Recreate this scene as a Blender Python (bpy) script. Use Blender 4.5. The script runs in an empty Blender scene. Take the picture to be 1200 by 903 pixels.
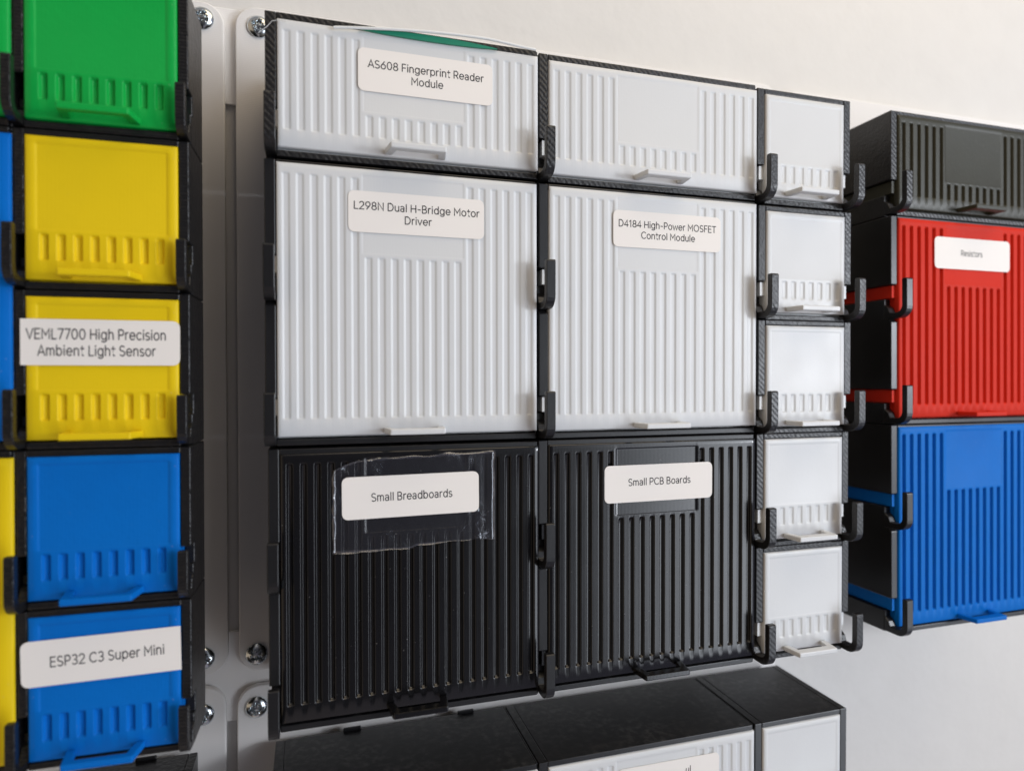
import bpy, math, random
from mathutils import Matrix, Vector
random.seed(7)
S = 0.001                                   # everything below is in millimetres
sc = bpy.context.scene
col = sc.collection

# ------------------------------------------------------------------ camera
F_PX, TX, TZ, DIST = 775.888, 11.788, -100.621, 195.456
R = ((0.95666, 0.00104, -0.29121), (-0.00479, 0.99991, -0.01217), (0.29117, 0.01303, 0.95658))
def bw(v): return Vector((v[0], v[2], -v[1]))     # fit axes (right, down, into wall) -> world
right, down, fwd = bw(R[0]), bw(R[1]), bw(R[2])
cd = bpy.data.cameras.new("camera"); cam = bpy.data.objects.new("camera", cd); col.objects.link(cam)
m = Matrix((right, -down, -fwd)).transposed().to_4x4()
m.translation = Vector((TX, -DIST, TZ)) * S
cam.matrix_world = m
cd.sensor_width = 36; cd.lens = 36 * F_PX / 1200
cd.clip_start = 0.005; cd.clip_end = 20
cd.dof.use_dof = True; cd.dof.focus_distance = 0.212; cd.dof.aperture_fstop = 8.0
sc.camera = cam

# ------------------------------------------------------------------ light
sc.view_settings.view_transform = 'Standard'; sc.view_settings.look = 'None'
sc.view_settings.exposure = 0; sc.view_settings.gamma = 1
W = bpy.data.worlds.new("World"); sc.world = W; W.use_nodes = True
wn, wl = W.node_tree.nodes, W.node_tree.links
bg = wn["Background"]
geo = wn.new("ShaderNodeTexCoord")
sep = wn.new("ShaderNodeSeparateXYZ"); wl.new(geo.outputs["Generated"], sep.inputs[0])
def wmath(op, a, b=None):
    n = wn.new("ShaderNodeMath"); n.operation = op
    for i, q in enumerate((a, b)):
        if q is None: continue
        if isinstance(q, (int, float)): n.inputs[i].default_value = q
        else: wl.new(q, n.inputs[i])
    return n.outputs[0]
def wramp(v, a, b, lo=0.0, hi=1.0):
    n = wn.new("ShaderNodeMapRange"); n.interpolation_type = 'SMOOTHSTEP'
    n.inputs[1].default_value = a; n.inputs[2].default_value = b; n.inputs[3].default_value = lo; n.inputs[4].default_value = hi
    wl.new(v, n.inputs[0]); return n.outputs[0]
def wmix(f, c0, c1, mode='MIX'):
    n = wn.new("ShaderNodeMix"); n.data_type = 'RGBA'; n.blend_type = mode
    if isinstance(f, (int, float)): n.inputs[0].default_value = f
    else: wl.new(f, n.inputs[0])
    for i, q in ((6, c0), (7, c1)):
        if isinstance(q, tuple): n.inputs[i].default_value = q
        else: wl.new(q, n.inputs[i])
    return n.outputs[2]
vx, vy, vz = sep.outputs[0], sep.outputs[1], sep.outputs[2]
azm = wmath('ARCTAN2', vx, wmath('MULTIPLY', vy, -1.0))
elv = wmath('ARCSINE', vz)
# the room behind the camera: warm on the left, cool on the right, pale ceiling, dark straight behind the photographer
room = wmix(wramp(vx, -0.8, 0.5), (0.50, 0.395, 0.29, 1), (0.20, 0.20, 0.27, 1))
room = wmix(wramp(vz, 0.3, 1.0), room, (0.30, 0.29, 0.30, 1))
room = wmix(wramp(wmath('MULTIPLY', vy, -1.0), 0.72, 0.93), room, (0.05, 0.048, 0.058, 1))
# the tall window on the right
win = wmath('MULTIPLY', wmath('MULTIPLY', wramp(azm, 0.38, 0.66), wramp(azm, 0.74, 0.92, 1.0, 0.0)),
            wramp(wmath('ABSOLUTE', wmath('ADD', elv, 0.02)), 0.34, 0.66, 1.0, 0.0))
sky = wmix(1.0, room, wmix(win, (0, 0, 0, 1), (4.6, 4.9, 5.3, 1)), 'ADD')
wl.new(sky, bg.inputs[0]); bg.inputs[1].default_value = 1.0

def area(name, pos, sx, sy, power, colr, tgt):
    ld = bpy.data.lights.new(name, 'AREA'); ld.shape = 'RECTANGLE'; ld.size = sx; ld.size_y = sy
    ld.energy = power; ld.color = colr
    o = bpy.data.objects.new(name, ld); col.objects.link(o)
    o.location = Vector(pos) * S
    o.rotation_euler = (Vector(tgt) - Vector(pos)).to_track_quat('-Z', 'Y').to_euler()
    return o
area("window_light", (560, -400, -50), 0.09, 0.09, 1.27, (0.90, 0.935, 1.0), (90, 0, -100))
area("ceiling_light", (230, -170, 340), 0.40, 0.30, 1.0, (1.0, 0.82, 0.57), (190, 30, 0))

# ------------------------------------------------------------------ materials
def mat(name, base, rough=0.45, spec=0.5, noise=0.0, bump=(), metal=0.0, sss=0.0, var=0.06, dust=0.0, speck=0.0):
    M = bpy.data.materials.new(name); M.use_nodes = True
    nt = M.node_tree; N, L = nt.nodes, nt.links
    p = N["Principled BSDF"]
    p.inputs["Roughness"].default_value = rough; p.inputs["Metallic"].default_value = metal
    p.inputs["Specular IOR Level"].default_value = spec
    tc = N.new("ShaderNodeTexCoord")
    nz = N.new("ShaderNodeTexNoise"); nz.inputs["Scale"].default_value = 90; nz.inputs["Detail"].default_value = 6
    L.new(tc.outputs["Object"], nz.inputs["Vector"])
    hs = N.new("ShaderNodeMix"); hs.data_type = 'RGBA'
    hs.inputs[6].default_value = tuple(c * (1 - var) for c in base) + (1,)
    hs.inputs[7].default_value = tuple(min(1, c * (1 + var)) for c in base) + (1,)
    L.new(nz.outputs["Fac"], hs.inputs[0]); L.new(hs.outputs[2], p.inputs["Base Color"])
    if sss:
        p.inputs["Subsurface Weight"].default_value = sss
        p.inputs["Subsurface Radius"].default_value = (1, 1, 1); p.inputs["Subsurface Scale"].default_value = 0.0012
    prev = None
    for kind, scale, dist, strength in bump:
        if kind == 'noise':
            t = N.new("ShaderNodeTexNoise"); t.inputs["Scale"].default_value = scale; t.inputs["Detail"].default_value = 3
            out = t.outputs["Fac"]
        elif kind == 'voronoi':
            t = N.new("ShaderNodeTexVoronoi"); t.inputs["Scale"].default_value = scale; out = t.outputs["Distance"]
        else:                                      # printed layers: 'x' 'y' 'z' or 'd' (diagonal)
            t = N.new("ShaderNodeTexWave")
            t.bands_direction = {'x': 'X', 'y': 'Y', 'z': 'Z', 'd': 'DIAGONAL'}[kind]
            t.inputs["Scale"].default_value = 314.0 / scale
            t.inputs["Distortion"].default_value = 2.0 if kind == 'd' else 0.6; t.inputs["Detail"].default_value = 1
            out = t.outputs["Fac"]
        L.new(tc.outputs["Object"], t.inputs["Vector"])
        if kind == 'd':                                # the skin pattern of the first printed layer: only on faces that look at the room
            sx = N.new("ShaderNodeSeparateXYZ"); L.new(tc.outputs["Normal"], sx.inputs[0])
            mk = N.new("ShaderNodeMath"); mk.operation = 'POWER'; mk.inputs[1].default_value = 4; L.new(sx.outputs[1], mk.inputs[0])
            mu = N.new("ShaderNodeMath"); mu.operation = 'MULTIPLY'; L.new(out, mu.inputs[0]); L.new(mk.outputs[0], mu.inputs[1]); out = mu.outputs[0]
        b = N.new("ShaderNodeBump"); b.inputs["Distance"].default_value = dist * S; b.inputs["Strength"].default_value = strength
        L.new(out, b.inputs["Height"])
        if prev: L.new(prev, b.inputs["Normal"])
        prev = b.outputs["Normal"]
    if prev: L.new(prev, p.inputs["Normal"])
    if dust:                                        # dust lying on faces that look up
        sx = N.new("ShaderNodeSeparateXYZ"); L.new(tc.outputs["Normal"], sx.inputs[0])
        up = N.new("ShaderNodeMapRange"); up.inputs[1].default_value = 0.6; up.inputs[2].default_value = 0.9; L.new(sx.outputs[2], up.inputs[0])
        dn = N.new("ShaderNodeTexNoise"); dn.inputs["Scale"].default_value = 420; dn.inputs["Detail"].default_value = 8; L.new(tc.outputs["Object"], dn.inputs["Vector"])
        dm = N.new("ShaderNodeMapRange"); dm.inputs[1].default_value = 0.46; dm.inputs[2].default_value = 0.82; L.new(dn.outputs["Fac"], dm.inputs[0])
        d2 = N.new("ShaderNodeTexNoise"); d2.inputs["Scale"].default_value = 38; d2.inputs["Detail"].default_value = 4; L.new(tc.outputs["Object"], d2.inputs["Vector"])
        d3 = N.new("ShaderNodeMapRange"); d3.inputs[1].default_value = 0.35; d3.inputs[2].default_value = 0.7; L.new(d2.outputs["Fac"], d3.inputs[0])
        cur = up.outputs[0]
        for q in (dm.outputs[0], d3.outputs[0], dust):
            mm = N.new("ShaderNodeMath"); mm.operation = 'MULTIPLY'; L.new(cur, mm.inputs[0])
            if isinstance(q, float): mm.inputs[1].default_value = q
            else: L.new(q, mm.inputs[1])
            cur = mm.outputs[0]
        dx = N.new("ShaderNodeMix"); dx.data_type = 'RGBA'; dx.inputs[7].default_value = (0.36, 0.35, 0.33, 1)
        L.new(cur, dx.inputs[0]); L.new(hs.outputs[2], dx.inputs[6]); L.new(dx.outputs[2], p.inputs["Base Color"])
    if speck:                                       # stray lint and print specks
        v1 = N.new("ShaderNodeTexNoise"); v1.inputs["Scale"].default_value = 1100; v1.inputs["Detail"].default_value = 1; L.new(tc.outputs["Object"], v1.inputs["Vector"])
        m1 = N.new("ShaderNodeMapRange"); m1.inputs[1].default_value = 0.775; m1.inputs[2].default_value = 0.83; m1.inputs[4].default_value = speck; L.new(v1.outputs["Fac"], m1.inputs[0])
        sm_ = N.new("ShaderNodeMix"); sm_.data_type = 'RGBA'; sm_.inputs[7].default_value = (0.55, 0.54, 0.52, 1)
        L.new(m1.outputs[0], sm_.inputs[0]); L.new(hs.outputs[2], sm_.inputs[6]); L.new(sm_.outputs[2], p.inputs["Base Color"])
    if noise:                                       # uneven gloss
        n2 = N.new("ShaderNodeTexNoise"); n2.inputs["Scale"].default_value = 60; n2.inputs["Detail"].default_value = 5
        L.new(tc.outputs["Object"], n2.inputs["Vector"])
        r = N.new("ShaderNodeMapRange"); r.inputs[3].default_value = rough - noise; r.inputs[4].default_value = rough + noise
        L.new(n2.outputs["Fac"], r.inputs[0]); L.new(r.outputs[0], p.inputs["Roughness"])
    return M
FINE = ('noise', 900, 0.05, 0.35)
M = {
 'white':  mat('white_plastic', (0.668, 0.685, 0.695), 0.45, 0.6, 0.10, [('x', 0.9, 0.006, 0.4), ('noise', 260, 0.06, 0.3), FINE], sss=0.12, var=0.015),
 'black':  mat('black_panel_plastic', (0.005, 0.005, 0.006), 0.22, 0.58, 0.05, [('x', 0.5, 0.008, 0.4), ('noise', 1100, 0.012, 0.3)], var=0.2, speck=0.14),
 'char':   mat('charcoal_plastic', (0.032, 0.032, 0.019), 0.42, 0.4, 0.08, [('x', 0.6, 0.02, 0.5), ('noise', 900, 0.08, 0.6)], var=0.15, speck=0.14),
 'yellow': mat('yellow_plastic', (0.80, 0.575, 0.006), 0.48, 0.25, 0.07, [('x', 0.9, 0.012, 0.4), ('noise', 300, 0.09, 0.4), FINE], var=0.04, speck=0.12),
 'green':  mat('green_plastic', (0.004, 0.38, 0.06), 0.38, 0.28, 0.07, [('x', 0.9, 0.015, 0.4), ('noise', 420, 0.16, 0.6), FINE], var=0.06, speck=0.12),
 'blue':   mat('blue_plastic', (0.002, 0.15, 0.56), 0.48, 0.10, 0.07, [('x', 0.9, 0.015, 0.4), ('noise', 420, 0.16, 0.6), FINE], var=0.06, speck=0.12),
 'red':    mat('red_plastic', (0.62, 0.028, 0.012), 0.5, 0.10, 0.07, [('x', 0.9, 0.012, 0.4), ('noise', 300, 0.09, 0.4), FINE], var=0.05, speck=0.12),
 'shell_rough':  mat('rough_black_print', (0.009, 0.009, 0.010), 0.40, 0.55, 0.08, [('d', 0.95, 0.11, 0.6), ('voronoi', 1300, 0.12, 0.5), ('noise', 500, 0.12, 0.5)], var=0.3, dust=0.35),
 'shell_smooth': mat('smooth_black_print', (0.009, 0.009, 0.010), 0.34, 0.5, 0.08, [('y', 0.5, 0.01, 0.4), ('noise', 900, 0.05, 0.4)], var=0.3, dust=0.35),
 'shell_lump':   mat('coarse_black_print', (0.009, 0.009, 0.010), 0.30, 0.45, 0.06, [('z', 0.9, 0.08, 0.6), ('noise', 650, 0.3, 0.9)], var=0.3, dust=0.35),
 'paper':  mat('label_paper', (0.88, 0.845, 0.805), 0.55, 0.3, 0.03, [('noise', 60, 0.15, 0.15)], var=0.012),
 'ink':    mat('thermal_ink', (0.022, 0.021, 0.024), 0.6, 0.2),
 'plate':  mat('white_plate_plastic', (0.85, 0.835, 0.82), 0.6, 0.25, 0.06, [('z', 0.6, 0.02, 0.4), ('noise', 200, 0.05, 0.3)], sss=0.1, var=0.02),
 'screw':  mat('zinc_steel', (0.62, 0.66, 0.68), 0.2, 0.5, 0.08, [('noise', 700, 0.06, 0.5)], metal=1.0, var=0.12),
 'wire_g': mat('green_insulation', (0.01, 0.22, 0.13), 0.4, 0.4),
 'wire_w': mat('white_insulation', (0.78, 0.80, 0.80), 0.4, 0.4),
}
# painted plaster
wm = mat('cream_plaster', (0.725, 0.715, 0.695), 0.75, 0.25, 0.08, [('noise', 38, 1.4, 0.35), ('noise', 190, 0.45, 0.4)], var=0.035)
M['wall'] = wm
# clear tape: mostly see-through film with a glossy skin
T = bpy.data.materials.new('clear_tape_film'); T.use_nodes = True
N, L = T.node_tree.nodes, T.node_tree.links
p = N["Principled BSDF"]; p.inputs["Base Color"].default_value = (0.9, 0.92, 1.0, 1)
p.inputs["Roughness"].default_value = 0.14; p.inputs["Specular IOR Level"].default_value = 0.9
tr = N.new("ShaderNodeBsdfTransparent"); mx = N.new("ShaderNodeMixShader")
gl = N.new("ShaderNodeBsdfGlossy"); gl.inputs["Roughness"].default_value = 0.16; gl.inputs["Color"].default_value = (0.9, 0.93, 1, 1)
tc = N.new("ShaderNodeTexCoord"); nz = N.new("ShaderNodeTexNoise"); nz.inputs["Scale"].default_value = 190; nz.inputs["Detail"].default_value = 4
nz.inputs["Distortion"].default_value = 1.5
L.new(tc.outputs["Object"], nz.inputs["Vector"])
b = N.new("ShaderNodeBump"); b.inputs["Distance"].default_value = 0.0006; b.inputs["Strength"].default_value = 0.9
ml = N.new("ShaderNodeTexNoise"); ml.inputs["Scale"].default_value = 55; ml.inputs["Detail"].default_value = 2; L.new(tc.outputs["Object"], ml.inputs["Vector"])
mk = N.new("ShaderNodeMapRange"); mk.inputs[1].default_value = 0.50; mk.inputs[2].default_value = 0.66; mk.inputs[3].default_value = 0.04; L.new(ml.outputs["Fac"], mk.inputs[0])
mh = N.new("ShaderNodeMath"); mh.operation = 'MULTIPLY'; L.new(nz.outputs["Fac"], mh.inputs[0]); L.new(mk.outputs[0], mh.inputs[1])
L.new(mh.outputs[0], b.inputs["Height"]); L.new(b.outputs["Normal"], gl.inputs["Normal"])
mx.inputs[0].default_value = 0.11
L.new(tr.outputs[0], mx.inputs[1]); L.new(gl.outputs[0], mx.inputs[2])
L.new(mx.outputs[0], N["Material Output"].inputs["Surface"])
M['tape'] = T

# ------------------------------------------------------------------ helpers
def empty(name, loc=(0, 0, 0), label=None, cat=None, group=None):
    o = bpy.data.objects.new(name, None); col.objects.link(o)
    o.empty_display_size = 0.01; o.location = Vector(loc) * S
    if label: o['label'] = label
    if cat: o['category'] = cat
    if group: o['group'] = group
    return o
def mesh_obj(name, verts, faces, material, parent=None, bevel=0.0, smooth=None, segs=2):
    me = bpy.data.meshes.new(name)
    me.from_pydata([Vector(v) * S for v in verts], [], faces); me.validate(); me.update()
    me.materials.append(material)
    o = bpy.data.objects.new(name, me); col.objects.link(o)
    if parent: o.parent = parent
    import bmesh
    bm = bmesh.new(); bm.from_mesh(me); bmesh.ops.recalc_face_normals(bm, faces=bm.faces); bm.to_mesh(me); bm.free()
    if smooth is not None:
        for f in me.polygons: f.use_smooth = True
        me.set_sharp_from_angle(angle=math.radians(smooth))
    if bevel:
        md = o.modifiers.new("bevel", 'BEVEL'); md.width = bevel * S; md.segments = segs; md.limit_method = 'ANGLE'
        md.angle_limit = math.radians(40); md.harden_normals = False
    return o
class MB:
    def __init__(s): s.v, s.f = [], []
    def add(s, v, f):
        k = len(s.v); s.v += v; s.f += [tuple(i + k for i in q) for q in f]
    def box(s, x0, x1, y0, y1, z0, z1):
        s.add([(x0,y0,z0),(x1,y0,z0),(x1,y1,z0),(x0,y1,z0),(x0,y0,z1),(x1,y0,z1),(x1,y1,z1),(x0,y1,z1)],
              [(0,3,2,1),(4,5,6,7),(0,1,5,4),(1,2,6,5),(2,3,7,6),(3,0,4,7)])
    def prism_x(s, prof, x0, x1):                      # prof: list of (y, z)
        n = len(prof)
        s.add([(x0, y, z) for y, z in prof] + [(x1, y, z) for y, z in prof],
              [tuple(range(n)), tuple(range(2*n-1, n-1, -1))] + [(i, (i+1) % n, n+(i+1) % n, n+i) for i in range(n)])
    def prism_y(s, prof, y0, y1):                      # prof: list of (x, z)
        n = len(prof)
        s.add([(x, y0, z) for x, z in prof] + [(x, y1, z) for x, z in prof],
              [tuple(range(n)), tuple(range(2*n-1, n-1, -1))] + [(i, (i+1) % n, n+(i+1) % n, n+i) for i in range(n)])
    def prism_z(s, prof, z0, z1):                      # prof: list of (x, y)
        n = len(prof)
        s.add([(x, y, z0) for x, y in prof] + [(x, y, z1) for x, y in prof],
              [tuple(range(n)), tuple(range(2*n-1, n-1, -1))] + [(i, (i+1) % n, n+(i+1) % n, n+i) for i in range(n)])
    def build(s, name, material, parent=None, **k): return mesh_obj(name, s.v, s.f, material, parent, **k)
def tube(path, r, n=8):
    v, f = [], []
    P = [Vector(q) for q in path]
    for i, q in enumerate(P):
        t = (P[min(i+1, len(P)-1)] - P[max(i-1, 0)]).normalized()
        a = t.cross(Vector((0, 1, 0.01))).normalized(); c = t.cross(a)
        for k in range(n):
            an = 2*math.pi*k/n; v.append(tuple(q + a*math.cos(an)*r + c*math.sin(an)*r))
    for i in range(len(P)-1):
        for k in range(n):
            f.append((i*n+k, i*n+(k+1) % n, (i+1)*n+(k+1) % n, (i+1)*n+k))
    f += [tuple(range(n)), tuple(range(len(v)-1, len(v)-n-1, -1))]
    return v, f
def rrect(x0, x1, z0, z1, r, n=6, corners='1111'):
    out = []
    for (cx, cz, a0), on in zip(((x1-r, z1-r, 0), (x0+r, z1-r, 90), (x0+r, z0+r, 180), (x1-r, z0+r, 270)), corners):
        if on == '1':
            for k in range(n+1):
                a = math.radians(a0 + 90*k/n); out.append((cx + r*math.cos(a), cz + r*math.sin(a)))
        else:
            out.append({0: (x1, z1), 90: (x0, z1), 180: (x0, z0), 270: (x1, z0)}[a0])
    return out
def arc(cx, cy, rx, ry, a0, a1):
    n = max(3, int(abs(a1-a0)/15))
    return [(cx+rx*math.cos(math.radians(a0+(a1-a0)*k/n)), cy+ry*math.sin(math.radians(a0+(a1-a0)*k/n))) for k in range(n+1)]
def ring(cx, cy, rx, ry): return arc(cx, cy, rx, ry, 0, 360)
_stem = lambda x, y0=0.0, y1=1.0: [(x, y0), (x, y1)]
GLYPH = {   # a thin rounded grotesque drawn with single strokes: advance, strokes (capital height 1)
 'A': (.80, [[(.02,0),(.40,1),(.78,0)], [(.15,.31),(.65,.31)]]),
 'B': (.74, [_stem(.10), [(.10,1),(.37,1)]+arc(.37,.755,.24,.245,90,-90)+[(.10,.51)], [(.10,.51),(.39,.51)]+arc(.39,.255,.27,.255,90,-90)+[(.10,0)]]),
 'C': (.86, [arc(.49,.5,.42,.5,45,315)]),
 'D': (.86, [_stem(.10), [(.10,1),(.36,1)]+arc(.36,.5,.42,.5,90,-90)+[(.10,0)]]),
 'E': (.68, [[(.62,1),(.10,1),(.10,0),(.62,0)], [(.10,.52),(.57,.52)]]),
 'F': (.64, [[(.60,1),(.10,1),(.10,0)], [(.10,.50),(.55,.50)]]),
 'H': (.84, [_stem(.10), _stem(.74), [(.10,.5),(.74,.5)]]),
 'L': (.62, [[(.10,1),(.10,0),(.58,0)]]),
 'M': (.98, [[(.10,0),(.10,1),(.49,.36),(.88,1),(.88,0)]]),
 'N': (.86, [[(.10,0),(.10,1),(.76,0),(.76,1)]]),
 'O': (1.0, [ring(.5,.5,.43,.5)]),
 'P': (.70, [_stem(.10), [(.10,1),(.38,1)]+arc(.38,.72,.27,.28,90,-90)+[(.10,.44)]]),
 'R': (.74, [_stem(.10), [(.10,1),(.38,1)]+arc(.38,.72,.27,.28,90,-90)+[(.10,.44)], [(.40,.44),(.67,0)]]),
 'S': (.70, [arc(.35,.745,.26,.255,35,270)+arc(.35,.245,.28,.245,90,-145)[1:]]),
 'T': (.72, [[(.02,1),(.70,1)], _stem(.36)]),
 'V': (.76, [[(.02,1),(.38,0),(.74,1)]]),
 '0': (.76, [ring(.38,.5,.30,.5)]),
 '1': (.48, [[(.06,.80),(.30,1),(.30,0)]]),
 '2': (.70, [arc(.34,.71,.27,.29,165,-38)+[(.06,0),(.65,0)]]),
 '3': (.68, [arc(.33,.745,.25,.255,145,-90)+arc(.33,.245,.28,.245,90,-145)[1:]]),
 '4': (.74, [[(.52,0),(.52,1),(.05,.26),(.70,.26)]]),
 '6': (.72, [ring(.36,.31,.29,.31), [(.52,1),(.12,.47)]]),
 '7': (.66, [[(.05,1),(.62,1),(.24,0)]]),
 '8': (.72, [ring(.36,.75,.24,.25), ring(.36,.255,.29,.255)]),
 '9': (.72, [ring(.36,.69,.29,.31), [(.20,0),(.60,.53)]]),
 'a': (.62, [arc(.28,.50,.23,.22,150,0)+[(.51,0)], ring(.28,.20,.22,.20)]),
 'b': (.72, [_stem(.09,0,1.04), ring(.36,.36,.27,.36)]),
 'c': (.64, [arc(.36,.36,.29,.36,48,312)]),
 'd': (.72, [_stem(.63,0,1.04), ring(.36,.36,.27,.36)]),
 'e': (.71, [[(.07,.37)]+arc(.36,.36,.29,.36,0,318)]),
 'g': (.73, [ring(.35,.36,.28,.36), [(.63,.72),(.63,-.04)]+arc(.35,-.04,.28,.22,0,-150)[1:]]),
 'h': (.67, [_stem(.09,0,1.04), arc(.33,.45,.24,.27,180,0)+[(.57,0)]]),
 'i': (.22, [_stem(.11,0,.72), [(.11,.90),(.11,1.02)]]),
 'l': (.22, [_stem(.11,0,1.04)]),
 'm': (1.0, [_stem(.09,0,.72), arc(.29,.47,.20,.25,180,0)+[(.49,0)], arc(.69,.47,.20,.25,180,0)+[(.89,0)]]),
 'n': (.67, [_stem(.09,0,.72), arc(.33,.45,.24,.27,180,0)+[(.57,0)]]),
 'o': (.72, [ring(.36,.36,.29,.36)]),
 'p': (.72, [_stem(.09,-.27,.72), ring(.37,.36,.28,.36)]),
 'r': (.42, [_stem(.09,0,.72), arc(.33,.42,.24,.30,180,75)]),
 's': (.54, [arc(.27,.54,.20,.18,38,270)+arc(.27,.18,.22,.18,90,-142)[1:]]),
 't': (.44, [[(.20,.95),(.20,.16)]+arc(.34,.16,.14,.16,180,280), [(.02,.70),(.42,.70)]]),
 'u': (.67, [[(.09,.72),(.09,.27)]+arc(.33,.27,.24,.27,180,360)[1:]+[(.57,.72)], _stem(.57,0,.72)]),
 'v': (.62, [[(.02,.72),(.31,0),(.60,.72)]]),
 'w': (.92, [[(.02,.72),(.24,0),(.46,.66),(.68,0),(.90,.72)]]),
 '-': (.52, [[(.08,.42),(.44,.42)]]),
 ' ': (.26, []),
}
def lettering(text, size, x, z, y, width, parent, tilt=0.0, spacing=1.0, material=None, stroke=0.135):
    """writing as thin ribbons facing the room, centred on (x, z); width = drawn width in mm, 0.6*size = capital height"""
    cap = size*0.60; track = 0.095
    rows = text.split('\n')
    lens = [sum(GLYPH[c][0]+track for c in r)-track for r in rows]
    sx = width/max(lens); wd = stroke*0.5
    v, f = [], []
    ct, st = math.cos(tilt), math.sin(tilt)
    k_ = 0
    lead = 1.66
    for ri, r in enumerate(rows):
        u = -lens[ri]/2; base = ((len(rows)-1)/2-ri)*lead - 0.5
        for c in r:
            adv, strokes = GLYPH[c]
            for s_ in strokes:
                k_ += 1; n = len(s_); a0 = len(v)
                closed = math.hypot(s_[0][0]-s_[-1][0], s_[0][1]-s_[-1][1]) < 1e-4
                for i, q in enumerate(s_):
                    pa = s_[i-1] if i else (s_[-2] if closed else None)
                    pb = s_[i+1] if i < n-1 else (s_[1] if closed else None)
                    d1 = Vector((q[0]-pa[0], q[1]-pa[1])).normalized() if pa else None
                    d2 = Vector((pb[0]-q[0], pb[1]-q[1])).normalized() if pb else None
                    t = ((d1 or d2)+(d2 or d1)).normalized()
                    nrm = Vector((-t.y, t.x))
                    cs = max(0.5, abs(nrm.dot(Vector((-(d1 or d2).y, (d1 or d2).x)))))
                    ext = Vector((0, 0)) if (pa and pb) else t*wd*0.5*(1 if pa else -1)
                    for sg in (1, -1):
                        px = (q[0]+u+(nrm.x*sg*wd/cs+ext.x))*sx; pz = (q[1]+base+nrm.y*sg*wd/cs+ext.y)*cap
                        v.append((x+px*ct-pz*st, y-0.0006*(k_ % 5), z+px*st+pz*ct))
                for i in range(n-1): f.append((a0+2*i, a0+2*i+1, a0+2*i+3, a0+2*i+2))
            u += adv+track
    o = mesh_obj('lettering', v, f, material or M['ink'], parent)
    return o

# ------------------------------------------------------------------ one bin = shell + drawer, the drawer's front carries ribs, pull and label
PITCH = 3.75
def ss(a, b, x):
    t = max(0.0, min(1.0, (x-a)/(b-a))); return t*t*(3-2*t)
def panel(x0, x1, zt, zb, material, parent, gd=0.95, rec=0.25, yf=-0.4, th=2.4, one_unit=False):
    xc = (x0+x1)/2
    half = (x1-x0)/2
    ng = 4 if half < 25 else 10
    grooves = [(i+.5)*PITCH for i in range(-ng, ng)]
    hw = 1.25 if gd < 0.5 else (1.1 if half < 25 else 0.98)
    xs = {x0+0.0, x0+0.35, x1-0.35, x1}
    for g in grooves:
        for k in (-1.12, -1, -.86, -.72, -.58, -.44, -.3, 0, .3, .44, .58, .72, .86, 1, 1.12): xs.add(round(xc+g+hw*k, 4))
    rx = 14.6
    for s_ in (-1, 1):
        for d in (0, .25, .5): xs.add(round(xc+s_*(rx+d), 4))
    xs = sorted(x for x in xs if x0 <= x <= x1)
    xs = [x for i, x in enumerate(xs) if i == 0 or x-xs[i-1] > 0.03]
    top, bot, zr = zt-2.6, zb+4.6, -26.0
    if one_unit: top = zt-2.4
    zs = {zt, zt-0.35, zb+0.35, zb}
    for a in (top, zr):
        for k in range(5): zs.add(a-0.8*k/4)
    for k in range(5): zs.add(bot+0.8*k/4)
    for a in (zt-1.7, zr+1.1):
        for d in (0, .2, .4): zs.add(a-d)
    z = zr-3
    while z > bot+3: zs.add(z); z -= 6
    zs = sorted(zs, reverse=True)
    def depth(x, z):
        u = x-xc; d = 0.0
        for g in grooves:
            q = abs(u-g)
            if q < hw:
                start = zr if abs(g) < rx else top
                m_ = (1-ss(start-0.8, start, z)) * ss(bot, bot+0.8, z)
                d = gd*(1-ss(0.36*hw, hw, q))*m_
        mr_ = (1-ss(rx, rx+.5, abs(u))) * ss(zr+0.7, zr+1.1, z) * (1-ss(zt-2.1, zt-1.7, z))
        return max(d, rec*mr_)
    nx, nz_ = len(xs), len(zs)
    v, f = [], []
    for z in zs:
        for x in xs:
            e = min(x-x0, x1-x, zt-z, z-zb)
            v.append((x, yf+depth(x, z)+(0.3 if e < 0.01 else 0), z))
    for j in range(nz_-1):
        for i in range(nx-1):
            a = j*nx+i; f.append((a, a+nx, a+nx+1, a+1))
    loop = [i for i in range(nx)] + [j*nx+nx-1 for j in range(1, nz_)] + [(nz_-1)*nx+i for i in range(nx-2, -1, -1)] + [j*nx for j in range(nz_-2, 0, -1)]
    k = len(v)
    for i in loop: v.append((v[i][0], yf+th, v[i][2]))
    n = len(loop)
    for i in range(n): f.append((loop[i], loop[(i+1) % n], k+(i+1) % n, k+i))
    f.append(tuple(range(k, k+n)))
    return mesh_obj('drawer_front', v, f, material, parent, smooth=50)

def hook_profile(zb, top=15.2, out=-7.0, t=2.2):
    """J-shaped catch seen from the side: (y, z) outline"""
    o, i = [], []
    r = 4.2
    o.append((3.2, zb+0.5)); 
    for k in range(7):
        a = math.radians(-90 - 90*k/6); o.append((out+r+r*math.cos(a), zb+0.5+r+r*math.sin(a)))
    o.append((out, zb+top-0.4)); o.append((out+0.4, zb+top))
    i.append((out+t-0.3, zb+top)); i.append((out+t, zb+top-0.3))
    ri = r-t+0.6
    for k in range(7):
        a = math.radians(180 + 90*k/6); i.append((out+t+ri+ri*math.cos(a), zb+0.5+t+ri+ri*math.sin(a)))
    i.append((0.6, zb+0.5+t)); i.append((1.4, zb+4.6)); i.append((3.2, zb+6.0))
    return o+i

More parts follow.
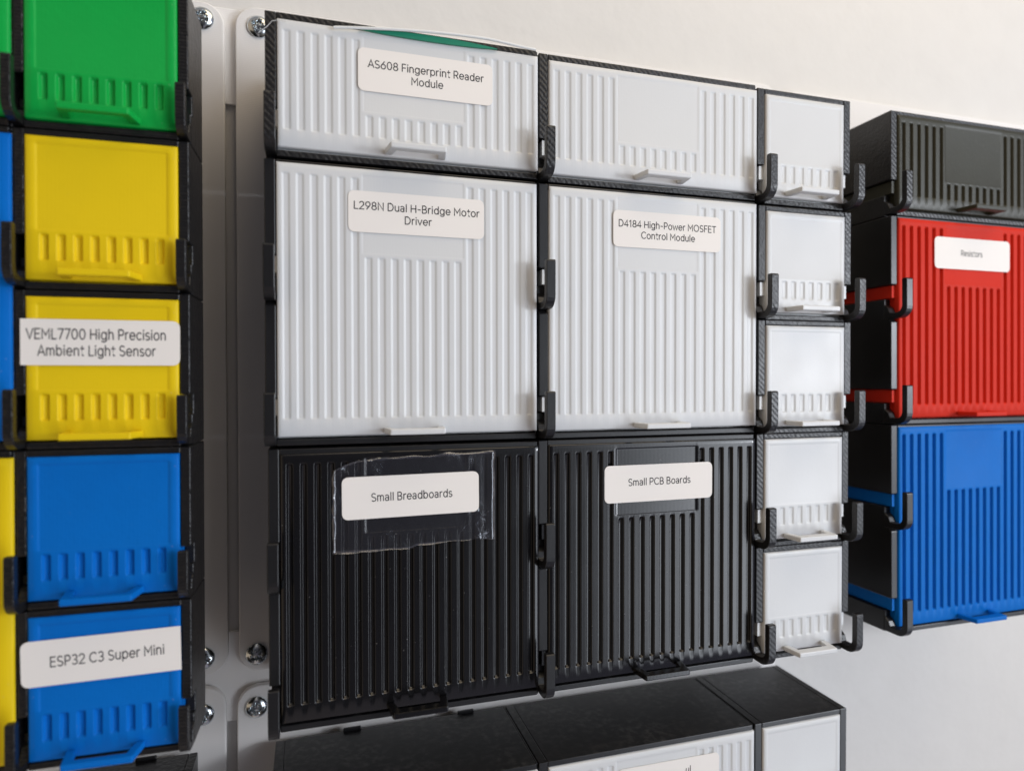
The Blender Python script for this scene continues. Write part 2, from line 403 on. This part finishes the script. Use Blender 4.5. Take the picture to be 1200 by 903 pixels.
def make_bin(loc, w, h, colour, shell, label, group=None, right_wall=0.7, left_wall=3.1, yaw=0.0, pitch=0.0,
             top_m=2.1, bot_m=2.7, pull=True, depth=38.0, hooks=True, roll=0.0, tabs=False, gap_y=0.0, slot=34.0, name='storage_bin', rim=1.9, pullout=7.3):
    root = empty(name, loc, label, 'storage bin', group)
    root.rotation_euler = (pitch, roll, yaw)
    Wd, H = w*40.0, h*40.0
    Lw, Rw = left_wall, right_wall
    sm = M[shell]
    mb = MB()
    g = 0.15
    def wall(x0, x1):
        pr = [(0, -g)]
        for j in range(h):
            zb = -(j+1)*40.0
            if hooks:
                pr += [(0, zb+13.6), (slot, zb+13.6), (slot, zb+8.2), (3.2, zb+8.2), (3.2, zb+0.5)]
                pr += [(1.2, zb+0.5), (0.0, zb-0.7)] if j < h-1 else []
        pr += [(3.2 if hooks else 0, -H+g), (depth, -H+g), (depth, -g)]
        mb.prism_x(pr, x0, x1)
    wall(g, Lw)
    if Rw > 2: wall(Wd-Rw, Wd-g)
    else: mb.box(Wd-Rw, Wd-g, 0.6, depth, -H+g, -g)
    mb.box(Lw, Wd-Rw, 0, depth, -rim, -g)
    mb.box(Lw, Wd-Rw, 0, depth, -H+g, -H+rim)
    mb.box(Lw, Wd-Rw, depth-1.6, depth, -H+rim, -rim)
    if tabs:                                          # hanger tongues standing up from the back edge
        for k in range(w): mb.box(22+40*k, 28+40*k, depth-1.2, depth-0.2, -g, 1.1)
    reach = 43.0-loc[1]                               # hanger blocks that carry the bin on its plate
    if reach-depth > 1.0:
        for k in range(w):
            for j in range(h): mb.box(14+40*k, 26+40*k, depth+0.01, reach, -26-40*j, -14-40*j)
    sh = mb.build('shell', sm, root, bevel=0.3)
    if hooks:
        sides = [(g, Lw)] + ([(Wd-Rw, Wd-g)] if Rw > 2 else [])
        for j in range(h):
            for a, b_ in sides:
                q = MB(); q.prism_x(hook_profile(-(j+1)*40.0) if slot > 10 or a < 10 else hook_profile(-(j+1)*40.0, 13.5, -4.6, 1.8), a, b_)
                q.build('hook', sm, sh, bevel=0.25)
    cm = M[colour]
    px0, px1 = Lw+0.25, Wd-(Rw+0.25 if Rw > 2 else 0.35)
    zt, zb = -top_m, -H+bot_m
    fr = panel(px0, px1, zt, zb, cm, root, yf=-0.5-gap_y, one_unit=(w == 1), gd=0.30 if colour == 'white' else 0.95, rec=0.10 if colour == 'white' else (0.12 if colour in ('blue', 'red', 'char') and w > 1 else 0.25))
    bx0, bx1, bt = Lw+0.2, Wd-max(Rw, 0.7)-0.2, 1.3
    q = MB()
    q.box(bx0, bx0+bt, 2.2, depth-2.2, -H+rim+0.3, -rim-1.5); q.box(bx1-bt, bx1, 2.2, depth-2.2, -H+rim+0.3, -rim-1.5)
    q.box(bx0+bt, bx1-bt, 2.2, depth-2.2, -H+rim+0.3, -H+rim+1.6)
    q.box(bx0+bt, bx1-bt, depth-3.5, depth-2.2, -H+rim+1.6, -rim-1.5)
    if hooks and slot > 10:
        for j in range(h):
            z_ = -(j+1)*40.0
            q.box(Lw-1.6, bx0, 0.9, min(slot, depth)-0.6, z_+8.6, z_+13.2)
            if Rw > 2: q.box(bx1, Wd-Rw+1.6, 0.9, min(slot, depth)-0.6, z_+8.6, z_+13.2)
    q.build('drawer_body', cm, root)
    if pull:
        xc = (px0+px1)/2; t = 1.7; z0 = zb+0.3; y0 = -0.6-gap_y; y1 = y0-pullout
        a, b_ = 9.0, 7.9; bw_ = 2.3 if slot < 10 else 3.2
        # trapezoid ring, open in the middle
        outer = [(xc-a, y0), (xc-b_, y1), (xc+b_, y1), (xc+a, y0)]
        inner = [(xc-a+2.2, y0), (xc-b_+2.0, y1+bw_), (xc+b_-2.0, y1+bw_), (xc+a-2.2, y0)]
        v = [(x, y, z0) for x, y in outer] + [(x, y, z0) for x, y in inner] + [(x, y, z0+t) for x, y in outer] + [(x, y, z0+t) for x, y in inner]
        f = []
        for i in range(3):
            f += [(i, i+1, 5+i, 4+i), (8+i, 12+i, 13+i, 9+i), (i, 8+i, 9+i, i+1), (4+i, 5+i, 13+i, 12+i)]
        f += [(0, 4, 12, 8), (3, 11, 15, 7)]
        mesh_obj('pull_handle', v, f, cm, fr, bevel=0.35)
    return root, fr, (px0, px1, zt, zb)

def paper_label(root, x0, x1, z0, z1, lines, width, size, y=-0.72, tilt=0.0, corners='1111', tx=None, tz=None, spacing=1.0, txt_tilt=None):
    """sticker in the bin's own coordinates"""
    w2, h2 = (x1-x0)/2, (z1-z0)/2; cx, cz = (x0+x1)/2, (z0+z1)/2
    pr = rrect(-w2, w2, -h2, h2, 1.7, corners=corners)
    c, s_ = math.cos(tilt), math.sin(tilt)
    q = MB(); q.prism_y([(cx+a*c-b_*s_, cz+a*s_+b_*c) for a, b_ in pr], y, y+0.14)
    lab = q.build('paper_label', M['paper'], root)
    if lines:
        lettering(lines, size, cx if tx is None else tx, cz if tz is None else tz, y-0.03, width, lab, tilt=tilt if txt_tilt is None else txt_tilt, spacing=spacing)
    return lab

# ------------------------------------------------------------------ the setting: one wall
WALL_Y = 48.0
q = MB(); q.box(-900, 1100, WALL_Y, WALL_Y+30, -900, 900)
w_ = q.build('wall', M['wall']); w_['kind'] = 'structure'

# ------------------------------------------------------------------ mounting plates, connectors, screws
def screw(parent, x, z, y, rot):
    n, R_ = 30, 3.6
    idx, v, f = {}, [], []
    for j in range(n+1):
        for i in range(n+1):
            u, w2 = -1+2*i/n, -1+2*j/n
            a, b_ = u*math.sqrt(1-w2*w2/2), w2*math.sqrt(1-u*u/2)       # square grid bent to a disc
            r = math.hypot(a, b_)
            hgt = 1.9*math.sqrt(max(0, 1-(r*0.96)**2))
            ca, sa = math.cos(rot), math.sin(rot); p1, p2 = a*ca-b_*sa, a*sa+b_*ca
            arm = min(abs(p1), abs(p2)); reach = max(abs(p1), abs(p2))
            cut = (1-ss(0.10, 0.17, arm))*(1-ss(0.50, 0.62, reach))
            star = (1-ss(0.03, 0.08, abs(abs(p1)-abs(p2))*0.7))*(1-ss(0.30, 0.40, reach))
            hgt -= max(cut*1.3, star*0.7)
            v.append((x+a*R_, y-hgt, z+b_*R_)); idx[i, j] = len(v)-1
    for j in range(n):
        for i in range(n): f.append((idx[i, j], idx[i, j+1], idx[i+1, j+1], idx[i+1, j]))
    k = len(v)
    rim = [idx[i, 0] for i in range(n)] + [idx[n, j] for j in range(n)] + [idx[i, n] for i in range(n, 0, -1)] + [idx[0, j] for j in range(n, 0, -1)]
    for i in rim: v.append((v[i][0], y+0.3, v[i][2]))
    m_ = len(rim)
    for i in range(m_): f.append((rim[i], rim[(i+1) % m_], k+(i+1) % m_, k+i))
    f.append(tuple(range(k, k+m_)))
    mesh_obj('screw', v, f, M['screw'], parent, smooth=35)
PY0, PY1 = 43.2, 46.0
def plate(x0, x1, z0, z1, label, screws, r=7.0):
    e = MB(); e.prism_y(rrect(x0, x1, z0, z1, r, n=10), PY0, PY1)
    o = e.build('mounting_plate', M['plate'], bevel=0.5, segs=3)
    o['label'] = label; o['category'] = 'mounting plate'; o['group'] = 'white plates screwed to the wall'
    for x, z, a in screws: screw(o, x, z, PY0, a)
    return o
plate(-110, -15.0, -199.8, 22.5, 'white plastic plate behind the green, yellow and blue bins, screw heads along its right edge', [(-21.6, 16.8, .5), (-22.6, -193.6, .2)])
plate(-11.6, 203, -200.2, 23.2, 'long white plastic plate behind the white and black bins', [(-4.3, 16.6, .35), (-6.1, -194.2, .75)])
plate(-110, -15.8, -400, -203.8, 'white plastic plate at the lower left, behind the bins under the blue ones', [(-22.9, -212.4, 1.1)])
plate(-12.4, 203, -400, -205.2, 'white plastic plate at the bottom, above and behind the lowest row of white bins', [(-6.2, -212.3, .1)])
plate(207, 420, -190, 22.3, 'white plastic plate behind the dark, red and blue bins, just its top edge showing', [])
def connector(z0, z1, label):
    e = MB(); e.box(-45, 20, 46.3, 47.9, z0, z1)
    o = e.build('plate_connector', M['plate'], bevel=0.3)
    o['label'] = label; o['category'] = 'connector'
    return o
connector(-9, 23.0, 'flat white connector strip bridging the two plates near their top screws')
connector(-217.5, -187.0, 'flat white connector strip where the four plate corners meet, lower left')

# ------------------------------------------------------------------ bins, middle cluster
GC = 'bins of the middle cluster'
A1, f_, _ = make_bin((0, 0, 0.6), 2, 1, 'white', 'shell_rough', 'white ribbed bin labelled for a fingerprint reader, green wire bulging over its top', GC)
paper_label(A1, 25.2, 65.0, -19.3, -7.0, "AS608 Fingerprint Reader\nModule", 34.2, 3.55)
B1, _, _ = make_bin((80, 0, 0.1), 2, 1, 'white', 'shell_rough', 'wide white ribbed bin in the top row with no label on its blank square', GC)
C1, _, _ = make_bin((160, 0, -0.6), 1, 1, 'white', 'shell_rough', 'small white bin topmost in its narrow column, beside the wide unlabelled white bin', GC, right_wall=3.1)
A2, _, _ = make_bin((-0.4, 0, -40.0), 2, 2, 'white', 'shell_smooth', 'tall white ribbed bin with a paper label naming a motor driver', GC, top_m=0.9)
paper_label(A2, 22.7, 62.7, -19.1, -7.3, "L298N Dual H-Bridge Motor\nDriver", 37.0, 3.55)
B2, _, _ = make_bin((80, 0, -40.2), 2, 2, 'white', 'shell_smooth', 'tall white ribbed bin labelled for a high-power control module', GC, top_m=0.9)
paper_label(B2, 25.2, 65.0, -18.5, -6.7, "D4184 High-Power MOSFET\nControl Module", 36.2, 3.5)
A3, frA3, _ = make_bin((0.2, 0, -120.6), 2, 2, 'black', 'shell_smooth', 'black ribbed bin with a breadboards label on crinkled clear tape', GC, top_m=1.6)
paper_label(A3, 20.0, 60.2, -20.8, -8.6, "Small Breadboards", 23.8, 3.7, y=-1.2, tilt=0.006, tz=-14.7)
B3, _, _ = make_bin((79.8, 0, -120.4), 2, 2, 'black', 'shell_smooth', 'large black ribbed bin with a circuit boards label and no tape', GC, top_m=1.6)
paper_label(B3, 22.4, 62.2, -21.1, -9.0, "Small PCB Boards", 23.0, 3.6, tz=-14.6)
C_txt = ['small white bin second from the top of its narrow column',
         'small white bin exactly in the middle of its narrow column of five',
         'small white bin fourth from the top, beside the circuit boards bin',
         'small white bin lowest in the column of five, loop handle over bare wall']
for i, t in enumerate(C_txt):
    make_bin((160.1+(0.5 if i < 2 else 0), 0, -40.9-40.0*i+(0.2*i)), 1, 1, 'white', 'shell_rough', t, GC, right_wall=3.1,
             yaw=math.radians(random.uniform(-.4, .4)))

# crinkled clear tape under the breadboards label
nx, nz_ = 44, 30
v, f = [], []
rng = random.Random(3)
from mathutils import noise as mn
for j in range(nz_+1):
    for i in range(nx+1):
        u, w2 = i/nx, j/nz_
        x = 17.4+47.8*u + (0.5*mn.noise((w2*9, 1.3, 0)) if i in (0, nx) else 0)
        z = -3.9-26.4*w2 + 1.4*u*(1-w2) - (0.9*u*w2)
        if j == 0: z += 0.9*mn.noise((u*8, 4.1, 0))
        if j == nz_: z += 1.2*mn.noise((u*7, 9.7, 0))
        # torn and folded on the left, a straight cut on the right
        if u < 0.16 and w2 < 0.3: z -= 2.6*(0.16-u)/0.16*(1-w2/0.3)
        if w2 > .9 and u > .45: z += 1.6*ss(.45, .52, u)*(w2-.9)/.1
        crump = 1.0-ss(0.05, 0.24, u)+0.8*(1-ss(0.02, 0.2, w2))+0.5*ss(.86, .95, w2)*(1-ss(.3, .45, u))
        y = -0.80 - 0.10*abs(mn.noise((x*.16, z*.16, 2.0))) - 0.5*crump*abs(mn.noise((x*.55, z*.30, 7)))
        if u > .97: y -= 0.25
        v.append((x, y, z))
for j in range(nz_):
    for i in range(nx):
        a = j*(nx+1)+i; f.append((a, a+nx+1, a+nx+2, a+1))
if True:
    tp = mesh_obj('clear_tape', v, f, M['tape'], A3, smooth=60)
    sol = tp.modifiers.new('film', 'SOLIDIFY'); sol.thickness = 0.009*S; sol.offset = 0

# wires bulging out over the top edge of the fingerprint-reader bin
def ribbon(pts, name, material, label, thick):
    up = [(x, z1) for x, z0, z1 in pts]; lo = [(x, z0) for x, z0, z1 in reversed(pts)]
    e = MB(); e.prism_y(up+lo, -1.3, -1.3+thick)
    o = e.build(name, material); o['label'] = label; o['category'] = 'wire'
    return o
gp = []
for k in range(25):
    u = k/24; x = 25.5+41*u; mid = -1.45+0.35*math.sin(math.pi*u)
    hh = 1.1*math.sin(math.pi*u)**0.7+0.02
    gp.append((x, mid-hh, mid+hh*0.55))
ribbon(gp, 'wire', M['wire_g'], 'green wire bulging out over the top edge of the fingerprint reader bin', 0.7)
pts = []
for k in range(30):
    u = k/29; x = 18.5+60*u
    z = -2.2+3.2*math.sin(math.pi*min(1, u*1.25)*0.5)**0.9 - 0.9*ss(.72, 1.0, u)
    pts.append((x, -1.5-0.5*math.sin(math.pi*u), z-0.2))
v, f = tube(pts, 0.42)
o = mesh_obj('wire', v, f, M['wire_w'], smooth=60); o['label'] = 'thin white wire arching over the green one along the bin top'; o['category'] = 'wire'
v, f = tube([(-1.4, -0.6, -6.4), (0.9, -0.8, -4.4), (2.2, -0.8, -2.7), (4.2, -0.8, -2.2), (6, -0.8, -2.3)], 0.08, 6)
o = mesh_obj('plastic_strand', v, f, M['wire_w'], smooth=60); o['label'] = 'hair-thin pale plastic strand caught on the upper left corner of the fingerprint reader bin'; o['category'] = 'strand'

# ------------------------------------------------------------------ bins, left cluster
XL, ZL, OYL, YAW, PIT = -18.3, 1.3, -4.2, -0.03, 0.009
GL = 'bins of the left cluster'
def lbin(cx_units, j, w, h, colour, label, **k):
    x = XL+cx_units*40.0; z = ZL-40.0*j
    y = OYL+YAW*(x-XL)+PIT*(z+100)
    return make_bin((x, y, z), w, h, colour, 'shell_lump', label, GL, yaw=math.atan(YAW), pitch=math.atan(-PIT)*0+math.atan(PIT)*-1, **k)
kw = dict(right_wall=2.6, left_wall=2.4, top_m=1.8, bot_m=2.4, depth=19.0, slot=5.0)
lbin(-1, 0, 1, 1, 'green', 'green bin cut off by the top of the picture, above the yellow bins', **kw)
lbin(-1, 1, 1, 1, 'yellow', 'yellow bin without a label, right under the green one', **kw)
L3, _, P3 = lbin(-1, 2, 1, 1, 'yellow', 'yellow bin with a paper label naming an ambient light sensor', **kw)
lbin(-1, 3, 1, 1, 'blue', 'small blue bin without a label, under the labelled yellow one', **kw)
L5, _, P5 = lbin(-1, 4, 1, 1, 'blue', 'small blue bin with a tilted paper label, lowest of the left column', **kw)
paper_label(L3, 1.6, 37.6, -18.9, -7.4, "VEML7700 High Precision\nAmbient Light Sensor", 31.4, 4.15, corners='1001', tx=18.6)
paper_label(L5, 1.2, 37.4, -18.6, -7.2, "ESP32 C3 Super Mini", 26.0, 4.0, corners='0110', tx=20.5, tz=-12.7, tilt=0.018)
kw2 = dict(right_wall=0.7, left_wall=2.4, top_m=1.8, bot_m=2.4, depth=19.0, slot=5.0)
lbin(-2, 0, 1, 1, 'green', 'sliver of a green bin at the left edge, beside the larger green one', **kw2)
lbin(-2, 1, 1, 2, 'blue', 'sliver of a tall blue bin at the left edge of the picture', **kw2)
lbin(-2, 3, 1, 2, 'yellow', 'sliver of a tall yellow bin at the left edge, beside the small blue bins', **kw2)
# lower left cluster: only a strip of its tops shows
make_bin((-63.5, OYL+4, -221.6), 1, 1, 'black', 'shell_lump', 'dark bin at the bottom left, its rough top showing under the lowest blue bin', None, right_wall=2.6, left_wall=2.4, tabs=True)

# ------------------------------------------------------------------ bins, right cluster
XR, ZR, OYR, PR = 223.5, 0.9, 4.05, 0.009
GR = 'bins of the right cluster'
def rbin(j, h, colour, label, **k):
    z = ZR-40.0*j
    return make_bin((XR, OYR+PR*(z+100), z), 2, h, colour, k.pop('shell', 'shell_smooth'), label, GR, pitch=math.atan(-PR), top_m=k.pop('top_m', 1.6), **k)
rbin(0, 1, 'char', 'dark charcoal ribbed bin without a label, on top of the red one', shell='shell_rough')
R2, _, _ = rbin(1, 2, 'red', 'red ribbed bin with a white paper label', top_m=0.9)
paper_label(R2, 21.0, 60.5, -19.3, -7.0, "Resistors", 11.2, 3.5, tx=40.0, tz=-12.9)
rbin(3, 2, 'blue', 'large bright blue ribbed bin below the red one', top_m=0.9)

# ------------------------------------------------------------------ bins, bottom cluster
ZB = -222.2
GB = 'bins of the bottom row'
kb = dict(tabs=True)
make_bin((0, 0.2, ZB), 2, 1, 'white', 'shell_smooth', 'wide bin at the very bottom with mostly its black top showing', GB, **kb)
B4, _, _ = make_bin((80, 0.2, ZB), 2, 1, 'white', 'shell_smooth', 'wide white bin in the bottom row with the top of a paper label showing', GB)
paper_label(B4, 27.0, 65.2, -20.2, -6.8, "ul", 2.0, 3.6, tx=53.2, tz=-10.8, tilt=-0.008)
make_bin((160, 0.2, ZB), 1, 1, 'white', 'shell_smooth', 'small white bin at the right end of the bottom row', GB, right_wall=3.1)
